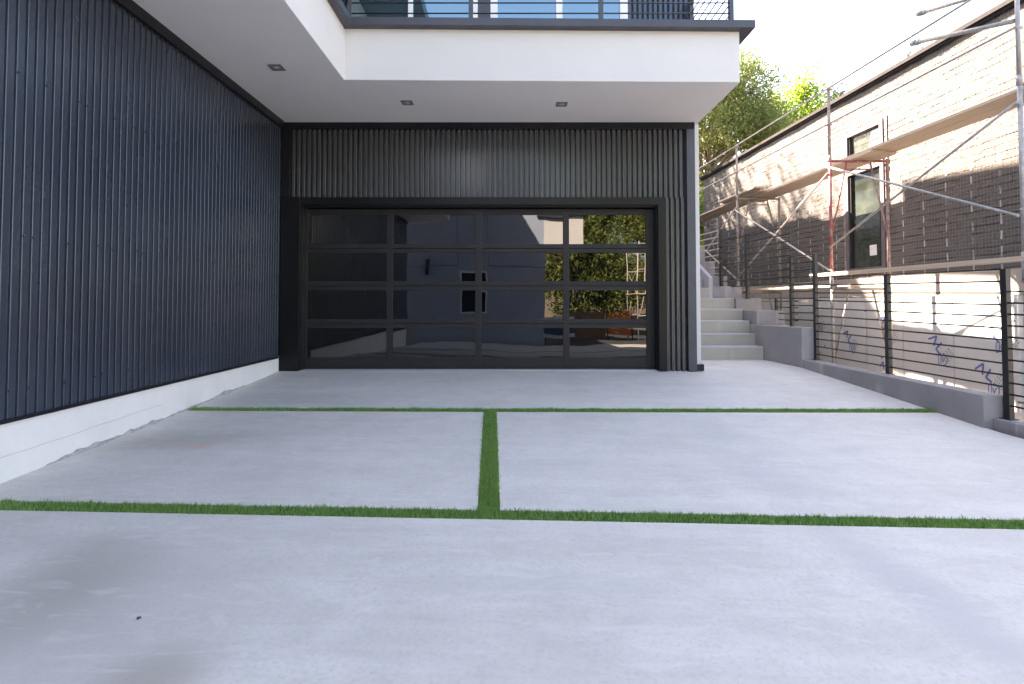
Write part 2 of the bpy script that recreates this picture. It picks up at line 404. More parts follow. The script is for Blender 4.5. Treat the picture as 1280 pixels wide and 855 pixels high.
def turf(label, xa, xb, ya, yb, dens, h=.050):
    mb = MB(); rnd = random.Random(label)
    base = MB()
    base.grid(lambda u, v: ((lambda x, y: (x, y, gz(x, y)-.034))(xa(0)+(xb(0)-xa(0))*u if callable(xa) else xa+(xb-xa)*u, 0) if False else None) or (0,0,0), 1, 1) if False else None
    def P(u, v):
        y0 = ya(0)+(yb(0)-ya(0))*v
        x = xa(y0)+(xb(y0)-xa(y0))*u
        return x, ya(x)+(yb(x)-ya(x))*v
    area = abs(xb(4)-xa(4))*abs(yb(0)-ya(0))
    for k in range(int(area*dens)):
        u, v = rnd.random(), rnd.random()
        x, y = P(u, v); z = gz(x, y)-.035
        tuft = noise.noise((x*9, y*9, 3.))+.6*noise.noise((x*28, y*28, 9.))
        hh = h*(.72+.4*rnd.random()+.22*tuft); a = rnd.random()*6.283; w = .0018+.0018*rnd.random()
        lean = .004+.018*rnd.random(); la = rnd.random()*6.283
        ca, sa = math.cos(a)*w, math.sin(a)*w; lx, ly = math.cos(la)*lean, math.sin(la)*lean
        mb.face([(x-ca,y-sa,z),(x+ca,y+sa,z),(x+ca*.8+lx*.4,y+sa*.8+ly*.4,z+hh*.6),(x+lx,y+ly,z+hh),(x-ca*.8+lx*.4,y-sa*.8+ly*.4,z+hh*.6)])
    o = mb.build('grass_strip', 'turf_green', kind='stuff')
    o['label'] = label; o['category'] = 'grass'
    return o
turf('thin green turf strip across the drive near the garage', lambda y: -3.1, lambda y: xr(y)-.02, L1n, L1f, 26000)
turf('wide green turf strip across the whole drive in front', lambda y: -3.1, lambda y: xr(y)-.02, L2n, L2f, 34000)
turf('short green turf strip running towards the garage between two slabs', VXL, VXR, L2f, L1n, 32000)
turf('green turf strip across the drive nearest the street', lambda y: -3.1, lambda y: xr(y)-.02, L3n, L3f, 9000)
mb = MB()   # turf backing under all strips
for (xa, xb, ya, yb) in ((lambda y: -3.12, lambda y: xr(y), L1n, L1f), (lambda y: -3.12, lambda y: xr(y), L2n, L2f), (VXL, VXR, L2f, L1n), (lambda y: -3.12, lambda y: xr(y), L3n, L3f)):
    def P(u, v):
        y0 = ya(0)+(yb(0)-ya(0))*v; x = xa(y0)+(xb(y0)-xa(y0))*u
        y = ya(x)+(yb(x)-ya(x))*v; return (x, y, gz(x, y)-.036)
    mb.grid(P, 30, 8)
mb.build('ground_under_turf', 'turf_backing', kind='structure')

# ------------------------------------------------------------------ the house
def corrug(mb, p0, p1, z0, z1, nrm, pitch=.0707, depth=.024, wide=False):
    # trapezoid ribs along p0->p1 (plan), standing out along nrm from the crest plane backwards
    p0, p1 = Vector(p0), Vector(p1); L = (p1-p0).length; d = (p1-p0)/L; n = Vector(nrm)
    prof = []; x = 0.
    seg = [(0.,.12),(.035,.02),(.07,.0),(.53,.0),(.565,.02),(.60,.12),(.665,.9),(.70,1.),(.90,1.),(.935,.9)]
    if wide == 'soft': seg = [(.0,.15),(.04,.03),(.09,.0),(.66,.0),(.71,.03),(.75,.15),(.80,.85),(.83,1.),(.92,1.),(.955,.85)]
    elif wide: seg = [(.0,.25),(.03,.03),(.06,.0),(.24,.0),(.28,.10),(.32,.0),(.50,.0),(.53,.03),(.56,.25),(.585,.95),(.62,1.),(.93,1.),(.97,.95)]
    while x < L:
        for t, dd in seg:
            if x+t*pitch <= L: prof.append((x+t*pitch, dd))
        x += pitch
    prof.append((L, .12))
    i = len(mb.v)
    for s_, dd in prof:
        q = p0+d*s_-n*dd*depth
        mb.v.append((q.x, q.y, z0)); mb.v.append((q.x, q.y, z1))
    flip = d.cross(n).z if False else (d.x*n.y-d.y*n.x)
    for k in range(len(prof)-1):
        a, b, c, e = i+2*k, i+2*k+2, i+2*k+3, i+2*k+1
        mb.f.append((a,b,c,e) if flip < 0 else (a,e,c,b)); mb.sm.append(False)
house = thing('modern_house', 'dark corrugated metal house with a glazed garage door and a white balcony above', 'house', (-.5,7.5,-.92))
# left wing, ground storey
mb = MB(); corrug(mb, (-3.12,-1.2), (-3.12,7.33), -.727, 2.36, (1,0), depth=.017, wide='soft')
for k in range(120):
    y = 7.25-k*.0707*3-.03
    if y < -1.1: break
    for z in (-.55, .42, 1.45):
        jit = .0707*random.choice((0,0,1,-1))
        mb.tube((-3.119, y+jit, z+random.uniform(-.012,.012)), (-3.111, y+jit, z), .0085, 6)
mb.build('side_cladding', 'dark_cladding', house)
MB().box(-3.15,-3.085,-1.2,7.33,2.36,2.478).build('wall_flashing', 'dark_trim', house, .004)
MB().box(-3.14,-3.105,-1.2,7.30,-.745,-.722).build('drip_flashing', 'dark_trim', house)
# painted footing under it, with a ragged lower lip of mortar
mb = MB()
mb.box(-3.30,-3.122,-1.25,7.344,-1.7,-.745)
foot = mb.build('foundation', 'white_painted_concrete', house, .004)
mb = MB()
def lip(u, v):
    y = 3.6+2.9*u; r = .035*(.55+.6*noise.noise((y*3.1,1,0))+.35*noise.noise((y*11,2,0)))
    r = max(.006, r)*sstep(0,.08,u)*sstep(1,.93,u)
    a = v*math.pi/2
    jj = .006*noise.noise((y*30, v*5, 0))
    return (-3.124+(r+jj)*math.cos(a), y, gz(-3.12, y)-.006+(r*1.25+jj)*math.sin(a))
mb.grid(lip, 160, 5, False); mb.build('mortar_lip', 'mortar', foot)
mb = MB()
prev = None
for k in range(50):
    y = 2.2+2.7*k/49; z = -.985+.075*(y-2.2)/2.7+.008*noise.noise((y*4,0,7))
    if prev: mb.beam(prev, (-3.1215, y, z), .003, .0025)
    prev = (-3.1215, y, z)
mb.build('form_line', 'kerb_top_concrete', foot)
# front wall cladding around the garage opening
mb = MB(); corrug(mb, (-3.0,7.4), (2.39,7.4), 1.431, 2.37, (0,-1), depth=.055, wide=True)
for k in range(30):
    x = -2.93+k*.0707*2.55
    mb.tube((x,7.401,1.53), (x,7.394,1.53), .006, 6)
corrug(mb, (2.106,7.4), (2.39,7.4), -.925, 1.4305, (0,-1), depth=.055, wide=True)
mb.build('front_cladding', 'front_cladding', house)
mb = MB(); mb.box(-3.12,2.507,7.37,7.45,2.37,2.478); mb.build('eave_flashing', 'dark_trim', house, .004)
MB().box(-3.12,-3.002,7.335,7.44,1.4315,2.368).build('corner_trim', 'dark_trim', house, .004)
MB().box(2.392,2.507,7.37,7.47,-.93,2.368).build('corner_trim', 'cap_metal', house, .004)
MB().box(2.509,2.583,7.44,7.5,-.84,2.456).build('corner_board', 'white_stucco', house, .003)
mb = MB(); mb.box(2.512,2.61,7.40,7.412,-.925,-.84); mb.box(2.512,2.522,7.412,7.5,-.925,-.84); mb.box(2.60,2.61,7.412,7.5,-.925,-.84); mb.box(2.522,2.60,7.412,7.5,-.85,-.84)
mb.build('corner_channel', 'black_rubber', house)
# garage opening: casing, jamb liner and the door
cas = MB()
cas.box(-3.121,-2.86,7.345,7.42,-.925,1.431); cas.box(1.992,2.104,7.36,7.42,-.925,1.431); cas.box(-2.86,1.992,7.36,7.42,1.323,1.431)
cas.build('door_casing', 'casing_metal', house, .004)
mb = MB(); mb.box(-2.862,-2.85,7.42,7.62,-.93,1.32); mb.box(1.985,1.993,7.42,7.62,-.93,1.32); mb.box(-2.85,1.985,7.42,7.62,1.31,1.3225)
mb.box(-3.0,-2.94,7.53,7.56,-.93,1.31)
mb.box(2.008,2.10,7.53,7.56,-.93,1.31)
mb.build('door_liner', 'black_steel', house)
YD = 7.55
vx = [(-2.938,-2.828),(-1.727,-1.641),(-.499,-.410),(.721,.805),(1.874,2.0)]
hz = [(1.219,1.30),(.689,.811),(.166,.294),(-.354,-.232),(-.888,-.762)]
mb = MB()
for a, b in vx: mb.box(a, b, YD, YD+.045, -.888, 1.30)
for k, (a, b) in enumerate(hz):
    for (p, q), (r, s_) in zip(vx, vx[1:]):
        if 0 < k < 4:
            mid = (a+b)/2
            mb.box(q, r, YD+.004, YD+.045, a, mid-.004); mb.box(q, r, YD+.002, YD+.045, mid+.001, b)
        else: mb.box(q, r, YD+.003, YD+.045, a, b)
gdoor = mb.build('garage_door', 'door_metal', house, .003)
for (p, q), (r, s_) in zip(vx, vx[1:]):
    for (a, b), (c_, d_) in zip(hz, hz[1:]):
        tx, tz = random.uniform(-.0018,.0018), random.uniform(-.0018,.0018)
        w, h = (r-q)/2+.01, (a-d_)/2+.01; cx, cz = (q+r)/2, (a+d_)/2
        nx_, nz_ = 8, 5
        pm = MB()
        def pane(u, v):
            X, Z = (u*2-1)*w, (v*2-1)*h
            return (cx+X, YD+.022+X*tx+Z*tz+.0006*math.sin(u*3.1+cx)*math.sin(v*3.1), cz+Z)
        pm.grid(pane, nx_, nz_)
        pm.build('pane', 'door_glass', gdoor)
MB().box(-2.94,2.0,YD+.004,YD+.05,-.918,-.889).build('bottom_seal', 'black_rubber', gdoor)
MB().box(-2.848,1.984,7.425,7.60,-1.0,-.9185).build('door_sill', 'kerb_top_concrete', house, .004)
# soffit + balcony slab (L-shaped), fascia and metal cap
fy = lambda x: 5.955+.015*(x+1.85)
mb = MB()
mb.face([(-3.12,-1.6,2.46),(-3.12,7.42,2.46),(-1.85,7.42,2.46),(-1.85,-1.6,2.46)])
mb.face([(-1.85,fy(-1.85),2.46),(-1.85,7.42,2.46),(2.56,7.42,2.46),(2.56,fy(2.56),2.46)])
mb.face([(2.45,7.42,2.46),(2.45,7.6,2.46),(2.56,7.6,2.46),(2.56,7.42,2.46)])
mb.build('soffit', 'soffit_stucco', house)
mb = MB()
mb.prism([(-1.85,fy(-1.85)),(2.56,fy(2.56)),(2.56,fy(2.56)+.15),(-1.99,fy(-1.85)+.15),(-1.99,-1.6),(-1.85,-1.6)], 2.462, 3.05)
mb.prism([(2.42,fy(2.56)+.151),(2.56,fy(2.56)+.151),(2.56,7.6),(2.42,7.6)], 2.462, 3.05)
mb.build('balcony_fascia', 'white_stucco', house, .006)
mb = MB()
mb.prism([(-1.75,fy(-1.75)-.1),(2.70,fy(2.7)-.1),(2.70,fy(2.7)+.12),(-1.95,fy(-1.95)+.12),(-1.95,-1.7),(-1.75,-1.7)], 3.035, 3.122)
mb.prism([(2.45,fy(2.56)+.124),(2.70,fy(2.56)+.124),(2.70,7.6),(2.45,7.6)], 3.035, 3.122)
mb.build('parapet_cap', 'cap_metal', house, .004)
MB().prism([(-3.1,-1.5),(-2.0,-1.5),(-2.0,6.08),(2.41,6.14),(2.41,7.5),(-3.1,7.5)], 2.5, 3.0).build('balcony_floor', 'kerb_concrete', house)
for (x, y) in ((-2.453,5.626),(-1.28,6.63),(.625,6.684)):
    mb = MB(); w, t = .068, .02
    for (a,b,c_,d_) in ((-w,w,-w,-w+t),(-w,w,w-t,w),(-w,-w+t,-w+t,w-t),(w-t,w,-w+t,w-t)): mb.box(x+a,x+b,y+c_,y+d_,2.450,2.4592)
    dl = mb.build('downlight', 'grey_light_rim', house)
    mb = MB(); mb.box(x-w+t,x+w-t,y-w+t,y+w-t,2.4555,2.4592); mb.build('baffle', 'galvanised', dl)
    MB().tube((x+.006,y-.01,2.4552),(x+.006,y-.01,2.4512),.026,12).build('lens', 'lamp_lens', dl)
# balcony railing
def rail_posts(mbf, pts): pass
brail = MB().beam((-1.88,5.97,4.13),(2.475,5.99,4.13),.045,.02).build('balcony_railing', 'black_steel', house)
for x in (-1.80,-.449,.999,2.449):
    MB().box(x-.024,x+.024,5.95,5.998,3.122,4.12).build('post', 'cap_metal', brail)
for (x, y) in ((2.449,7.3),(-1.82,4.4),(-1.82,2.9),(-1.82,1.4),(-1.82,-.1)):
    MB().box(x-.024,x+.024,y-.024,y+.024,3.122,4.12).build('post', 'cap_metal', brail)
MB().beam((2.45,6.0,4.13),(2.45,7.35,4.13),.045,.02).build('handrail', 'black_steel', brail)
MB().beam((-1.82,5.95,4.13),(-1.82,-1.5,4.13),.045,.02).build('handrail', 'black_steel', brail)
for k in range(8):
    z = 3.22+k*.118
    MB().tube((-1.80,5.974,z),(2.449,5.974,z),.008,6).build('rod', 'black_steel', brail)
    MB().tube((2.449,5.976,z),(2.449,7.38,z),.008,6).build('rod', 'black_steel', brail)
    MB().tube((-1.82,5.97,z),(-1.82,-1.5,z),.008,6).build('rod', 'black_steel', brail)
# upper storeys: body, recessed glazed front, cladding, roof
mb = MB()
mb.box(-9,-3.14,-1.2,10.8,-.72,2.47); mb.box(-3.14,2.53,7.64,10.8,-1.2,6.0)     # core
mb.box(-9,-3.14,-1.2,10.8,3.0,6.18); mb.box(-9,.4,7.9,10.8,6.2,9.6)
mb.build('wall', 'interior_dark', house)
mb = MB(); mb.box(-9.1,2.56,10.8,15.2,-1.4,3.6); mb.box(2.532,2.562,7.502,10.79,-1.4,6.04); mb.box(-3.135,-3.115,-1.2,7.3,3.13,6.18)
mb.box(-9.1,-3.122,-1.23,-1.203,-1.4,6.18)
mb.build('stucco_wall', 'white_stucco', house)
mb = MB(); mb.box(1.62,2.45,7.41,7.63,3.1,6.03); mb.box(-3.10,1.615,7.41,7.63,5.6,6.03); mb.box(-3.10,-2.3,7.41,7.63,3.1,5.6); mb.build('upper_wall', 'interior_dark', house)
mb = MB(); corrug(mb, (1.615,7.395), (2.49,7.395), 3.1, 5.75, (0,-1)); mb.build('upper_cladding', 'dark_cladding', house)
sl = MB()
for a, b in ((-1.425,-1.36),(-.53,-.464),(-.287,-.188),(.619,.707),(1.503,1.613)): sl.box(a,b,7.40,7.47,3.1,5.6)
sl.box(-1.36,-.53,7.41,7.47,5.5,5.6); sl.box(-.188,.619,7.41,7.47,5.5,5.6); sl.box(.707,1.503,7.41,7.47,5.5,5.6)
win = sl.build('balcony_door', 'white_frame', house, .004)
for a, b in ((-2.28,-1.425),(-1.36,-.53),(-.188,.619),(.707,1.226),(1.25,1.503)):
    MB().box(a,b,7.43,7.45,3.1,5.5).build('pane', 'house_glass', win)
mb = MB(); mb.box(-.464,-.287,7.42,7.46,3.1,5.6); mb.box(-.39,-.375,7.405,7.42,3.1,5.6); mb.build('mullion', 'cap_metal', win)
MB().box(1.226,1.25,7.42,7.46,3.1,5.6).build('mullion', 'cap_metal', win)
mb = MB(); mb.box(-9.2,-1.86,-1.9,7.1,6.2,6.45); mb.box(-9.2,.5,7.8,10.9,9.6,9.8); mb.build('roof', 'cap_metal', house)
# unseen beams, posts and blocks added to shade the neighbour's wall in bands
MB().box(-3.2,2.56,7.15,10.82,6.06,7.35).build('roof_shade_slab', 'white_stucco', house)
MB().box(2.42,2.56,10.85,15.2,4.48,5.07).build('low_shade_beam', 'white_stucco', house)
MB().box(2.42,2.56,10.82,13.2,6.06,7.35).build('shade_beam', 'white_stucco', house)
MB().box(2.42,2.56,13.21,15.2,6.06,6.9).build('shade_beam', 'white_stucco', house)
for y in (11.0,14.9): MB().box(2.44,2.54,y-.05,y+.05,3.6,6.06).build('shade_beam_post', 'white_stucco', house)
MB().box(1.3,2.56,15.25,23,-.6,7.0).build('rear_shade_block', 'white_stucco', house)  # added out of view, sized for the shadow at the wall's far end

# ------------------------------------------------------------------ stairs beside the house
stairs = thing('concrete_staircase', 'pale concrete steps climbing between the house and the stepped wall', 'staircase', (3.2,8.46,-.885))
ys = [8.46,8.79,8.93,9.188,9.525]+[9.81+.28*k for k in range(9)]
zs = [-.683,-.50,-.299,-.11,.075]+[.265+.19*k for k in range(9)]
ys[1] = 8.72
for k, (y, z) in enumerate(zip(ys, zs)):
    x1 = 3.9 if k < 5 else 3.556
    zb = -1.0 if k == 0 else zs[k-1]-.02
    yb = ys[k+1]+.02 if k+1 < len(ys) else y+3
    mb = MB(); mb.box(2.60,x1,y,yb,zb,z-.028); mb.build('step', 'step_concrete', stairs)
    mb = MB(); mb.box(2.60,x1-.004,y-.006,yb,z-.028,z); mb.build('tread', 'kerb_top_concrete', stairs, .004)
# ------------------------------------------------------------------ stepped retaining wall and kerbs
rw = thing('stepped_retaining_wall', 'grey cast concrete wall stepping up beside the stairs', 'wall', (4.1,8.4,-.91))
def block(poly, z0, z1, name='block', par=None, cap=True):
    o = MB().prism(poly, z0, z1-(.0 if not cap else 0)).build(name, 'kerb_concrete', par or rw, .006)
    return o
block([(4.065,7.64),(4.27,7.64),(4.4,9.3),(3.902,9.3),(3.902,8.44)], -1.5, -.356)
block([(3.95,8.77),(4.40,8.77),(4.25,9.46),(3.903,9.46)], -.355, -.132)
block([(3.903,9.462),(4.34,9.462),(4.2,9.81),(3.903,9.81)], -1.4, .069)
block([(3.632,9.812),(4.16,9.812),(4.05,10.2),(3.632,10.2)], -1.4, .288)
block([(3.632,10.202),(4.05,10.202),(4.0,10.62),(3.632,10.62)], -1.4, .497)
block([(3.632,10.622),(3.98,10.622),(3.9,11.05),(3.632,11.05)], -1.4, .80)
block([(3.632,11.052),(3.94,11.052),(3.86,12.4),(3.632,12.4)], -1.4, 1.15)
MB().prism([(3.558,9.812),(3.63,9.812),(3.63,12.4),(3.558,12.4)], -1.4, [.455,.455,1.62,1.62]).build('string_wall', 'kerb_top_concrete', rw, .006)
kerb = MB().prism([(xr(5.1)+.005,5.1),(xr(5.1)+.205,5.1),(xr(7.64)+.2,7.636),(xr(7.636)+.005,7.636)], -1.6, [-.866,-.866,-.80,-.80]).build('kerb_wall', 'kerb_concrete', None, .008)
tag(kerb, 'long low grey kerb wall under the black railing, its near end squared off', 'kerb wall')
kerb = MB().prism([(xr(-3)+.04,-3),(xr(-3)+.24,-3),(xr(5.1)+.244,5.096),(xr(5.1)+.09,5.096)], -1.7, [-1.35,-1.35,-1.075,-1.075]).build('kerb_wall', 'kerb_concrete', None, .008)
tag(kerb, 'lower grey kerb at the right edge beyond the end of the long kerb wall', 'kerb wall')

# ------------------------------------------------------------------ railings
def rp(y): return 5.25-.13*y
def railing(label, y0, y1, zt0, zt1, zb0, zb1, posts, nrod, mat='black_steel', toprail=True, group='black rod railings', x=rp, rodmat=None):
    r = thing('metal_railing', label, 'railing', (x(y0), y0, zb0), group)
    P = lambda y, z0, z1: (x(y), y, z0+(z1-z0)*(y-y0)/(y1-y0))
    for (y, top, bot, w) in posts:
        MB().box(x(y)-w/2,x(y)+w/2,y-w/2,y+w/2,bot,top, rz=.13).build('post', mat, r, .003)
        MB().box(x(y)-w/2-.02,x(y)+w/2+.02,y-w/2-.02,y+w/2+.02,bot-.002,bot+.006, rz=.13).build('base_plate', mat, r)
    if toprail: MB().beam(P(y0,zt0,zt1), P(y1,zt0,zt1), .045, .012).build('top_rail', mat, r)
    for k in range(nrod):
        f = (k+.75)/(nrod+.75)
        MB().tube(P(y0, zb0+(zt0-zb0)*f, zb1+(zt1-zb1)*f), P(y1, zb0+(zt0-zb0)*f, zb1+(zt1-zb1)*f), .009, 6).build('rod', rodmat or mat, r)
    return r
railing('black rod railing with three posts standing on the long low kerb wall', 5.06, 7.625, .305, .347, -.868, -.80,
        [(5.06,.312,-1.075,.056),(6.40,.330,-.836,.05),(7.625,.683,-.80,.05)], 10)
railing('short black rod railing panel standing on the stepped wall', 7.66, 8.14, .678, .678, -.33, -.33, [(8.14,.683,-.357,.05)], 9)
railing('black rod railing higher up the stairs with two posts', 8.17, 10.17, 1.14, 1.14, .20, .20, [(9.31,1.15,.06,.05),(10.17,1.37,.29,.05)], 8)
railing('black rod railing at the right edge on the lower kerb', -3, 5.03, -.0, .10, -1.31, -1.03, [(3.4,.07,-1.14,.056),(1.6,.05,-1.2,.056),(-.2,.03,-1.24,.056),(-2.0,.02,-1.3,.056)], 10)
r = railing('small dark rod railing behind the stepped wall with a short post', 8.2, 8.9, .12, .12, -.35, -.35, [(8.86,.07,-.2,.04)], 4, toprail=False, x=lambda y: 4.31+.0*y)
ur = thing('stair_railing', 'rod railing coloured pale as if sunlit, climbing in steps at the top of the stairs', 'railing', (3.8,10.2,.5))  # sunlight on these rods is put into their pale colour
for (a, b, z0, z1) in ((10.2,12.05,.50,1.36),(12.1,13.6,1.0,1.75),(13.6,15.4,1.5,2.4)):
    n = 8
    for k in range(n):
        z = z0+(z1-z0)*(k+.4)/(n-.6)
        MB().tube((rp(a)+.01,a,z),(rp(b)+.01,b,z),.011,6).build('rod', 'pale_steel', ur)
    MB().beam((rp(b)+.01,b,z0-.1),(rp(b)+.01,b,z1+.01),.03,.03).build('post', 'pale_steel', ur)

# ------------------------------------------------------------------ neighbour's building
def W(y, off=0., z=0.): return (6.6-.05*y-off, y, z)
nb = thing('building_under_construction', 'unfinished brown building wrapped in wire lath behind the scaffold', 'building', (7.,10.,-1.5))
def wbox(mb, y0, y1, z0, z1, o0, o1):
    a, b, c_, d_ = W(y0,o0), W(y1,o0), W(y1,o1), W(y0,o1)
    mb.hexa([(a[0],a[1],z0),(d_[0],d_[1],z0),(c_[0],c_[1],z0),(b[0],b[1],z0),(a[0],a[1],z1),(d_[0],d_[1],z1),(c_[0],c_[1],z1),(b[0],b[1],z1)])
Y0, Y1 = 6.55, 16.3
wy0, wy1, wz0, wz1 = 8.93, 9.83, .55, 3.02
mb = MB()
def wallgrid(y0, y1, z0, z1):
    mb.grid(lambda u, v: W(y0+(y1-y0)*u, .0+.012*noise.noise(((y0+(y1-y0)*u)*1.3, (z0+(z1-z0)*v)*1.3, 0)), z0+(z1-z0)*v), max(2,int((y1-y0)*6)), max(2,int((z1-z0)*6)))
wallgrid(Y0, wy0, .42, 3.7); wallgrid(wy1, Y1, .42, 3.7); wallgrid(wy0, wy1, .42, wz0); wallgrid(wy0, wy1, wz1, 3.7)
mb.face([W(Y1,0,.1), W(Y1,0,3.7), (14,Y1,3.7), (14,Y1,.1)])
mb.face([W(Y0,0,-1.5), (14,Y0,-1.5), (14,Y0,3.7), W(Y0,0,3.7)])
for (ya, za, yb, zb) in ((wy0,wz0,wy0,wz1),(wy1,wz1,wy1,wz0),(wy0,wz1,wy1,wz1),(wy1,wz0,wy0,wz0)):
    mb.face([W(ya,0.005,za), W(yb,0.005,zb), W(yb,-.12,zb), W(ya,-.12,za)])
mb.build('wall', 'lath_wall', nb)
mb = MB(); wbox(mb, Y0, Y1, .10, .42, -.02, .02); mb.build('render_band', 'cream_render', nb)
mb = MB(); wbox(mb, Y0, Y1, -1.7, .10, -.10, -.02); mb.build('foundation', 'kerb_concrete', nb)
mb = MB(); wbox(mb, Y0-.1, Y1+.1, 3.68, 3.72, -.2, .05); wbox(mb, Y0-.1, Y1+.1, 3.72, 3.778, -.2, .08); mb.build('roof_edge', 'roof_edge', nb)
MB().prism([(6.45,6.6),(14,6.6),(14,16.25),(5.95,16.25)], 3.6, 3.71).build('roof', 'kerb_concrete', nb)
mb = MB()
for (a, b, c_, d_) in ((wy0-.03,wy0+.05,wz0-.03,wz1+.03),(wy1-.05,wy1+.03,wz0-.03,wz1+.03),(wy0+.05,wy1-.05,wz1-.05,wz1+.03),(wy0+.05,wy1-.05,wz0-.03,wz0+.05),(wy0+.05,wy1-.05,2.27,2.34)): wbox(mb, a, b, c_, d_, -.08, .035)
wf = mb.build('window', 'site_window_frame', nb, .004)
mb = MB()
for (a, b, c_, d_) in ((wy0+.05,wy0+.10,wz0+.05,2.27),(wy1-.10,wy1-.05,wz0+.05,2.27),(wy0+.05,wy0+.09,2.34,wz1-.05),(wy1-.09,wy1-.05,2.34,wz1-.05)): wbox(mb, a, b, c_, d_, -.07, .01)
mb.build('sash', 'roof_edge', wf)
mb = MB(); wbox(mb, wy0+.05, wy1-.05, wz0+.05, wz1-.05, -.06, -.03); mb.build('pane', 'site_glass', wf)
mb = MB(); wbox(mb, wy0+.24, wy0+.40, .80, .98, -.03, -.022); mb.build('sticker', 'paper', wf)
mb = MB(); wbox(mb, wy0+.22, wy0+.70, 2.38, 2.66, -.03, -.022)
pz = mb.build('notice', 'paper', wf)
mb = MB(); wbox(mb, wy0+.44, wy0+.465, 2.52, 2.60, -.022, -.018); wbox(mb, wy0+.41, wy0+.50, 2.60, 2.625, -.022, -.018); mb.build('notice_mark', 'dark_ink', wf)
for (a, b) in ((wy0-.11,wy0-.035),(wy1+.035,wy1+.10)):
    mb = MB(); wbox(mb, a+.02, b-.025, wz0-.02, wz1+.04, .0, .012)
    for k in range(22):
        z = wz0+k*.115; wbox(mb, a+random.uniform(0,.015), b-random.uniform(0,.02), z, z+random.uniform(.07,.112), .004, .018)
    mb.build('flashing_tape', 'scaffold_pink', wf)
# white insulation boards with printed marks along the foot of the wall
def stroke(mb, c, ang, sc, pts, w=.016):
    ca, sa = math.cos(ang), math.sin(ang)
    q = []
    for (u, v) in pts:
        yy, zz = c[0]-(u*ca-v*sa)*sc, c[1]+(u*sa+v*ca)*sc
        q.append(W(yy, .053, zz))
    for p, r_ in zip(q, q[1:]):
        d = (Vector(r_)-Vector(p)); n = Vector((1,0,0)).cross(d).normalized()*w/2
        p, r_ = Vector(p), Vector(r_)
        o_ = Vector((-.0006*len(mb.f)/40,0,0))
        mb.face([p-n+o_, p+n+o_, r_+n+o_, r_-n+o_])
edges = [6.68,7.62,8.53,9.35,10.25,11.3,12.5,13.7]
for k, (a, b) in enumerate(zip(edges, edges[1:])):
    mb = MB(); wbox(mb, a+.008, b-.008, -1.55, .095-.004*k, -.018, .05)
    bd = mb.build('insulation_board', 'insulation_board', nb, .004)
    spots = [(a+(b-a)*.45, -.36, -.75), (a+(b-a)*.6, -1.02, -.6)] if k % 2 == 0 else [(a+(b-a)*.42, -.66, -.7)]
    for j, (cy, cz, ang) in enumerate(spots):
        bl, gr = MB(), MB(); sc1 = random.uniform(.10,.17); ang += random.uniform(-.35,.35); cy += random.uniform(-.12,.12); cz += random.uniform(-.08,.08)
        stroke(bl, (cy,cz), ang, sc1, [(-1.1,-.1),(-.65,.9),(-.2,-.1)], .028)
        stroke(bl, (cy,cz), ang, sc1, [(.2,.9),(.2,-.1),(.9,-.1)], .028)
        for t in range(5):
            for q in range(4): stroke(gr, (cy,cz), ang, sc1, [(1.1+.22*t,1.15-.36*q),(1.1+.22*t,.9-.36*q)], .007)
        e = (cy-.12, cz-.17)
        stroke(bl, e, 0, .085, [(math.cos(t*.5236)*.95, math.sin(t*.5236)) for t in range(-3,4)], .014)
        stroke(bl, e, 0, .085, [(-.8,-.8),(-.8,.7),(-.3,1.),(-.3,-.6),(-.8,-.8)], .012)
        stroke(bl, e, 0, .085, [(-.1,.3),(.1,-.5),(.45,.4)], .012)
        bl.build('printed_mark', 'blue_print', bd); gr.build('printed_text', 'grey_print', bd)

# ------------------------------------------------------------------ scaffold
def sx(y): return 5.35-.05*y
sc = thing('scaffold', 'tube frame scaffold with one red frame standing along the brown wall', 'scaffold', (sx(8.37),8.37,-1.5))
FR = [(5.38,'galvanised','galvanised'),(8.37,'scaffold_red','scaffold_pink'),(11.45,'scaffold_grey','scaffold_grey'),(14.5,'scaffold_grey','scaffold_grey')]
WD = .885
def frame(y, zb, zt, mat, legs=True):
    x = sx(y); x1 = x+WD; R = .022
    mb = MB()
    mb.tube((x,y,zb),(x,y,zt),R,10)
    if mat == 'scaffold_red':
        ib = MB(); ib.tube((x1,y,zb),(x1,y,zt),R,10); ib.tube((x1-.26,y,zt-.06),(x1-.015,y,zt-1.15),.014,8); ib.build('scaffold_post', 'scaffold_pink', sc)
    else: mb.tube((x1,y,zb),(x1,y,zt),R,10); mb.tube((x1-.26,y,zt-.04),(x1-.015,y,zt-1.15),.014,8)
    mb.tube((x,y,zt-.035),(x1,y,zt-.035),.020,10)
    if legs:
        mb.tube((x+.26,y,zt-.04),(x+.015,y,zt-1.15),.014,8)
        mb.tube((x+.24,y,zt-.16),(x1-.24,y,zt-.16),.012,8)
    for z in (zt-.25, zt-1.3): mb.tube((x-.03,y,z),(x+.03,y-.02,z),.012,6)
    return mb.build('scaffold_frame', mat, sc)
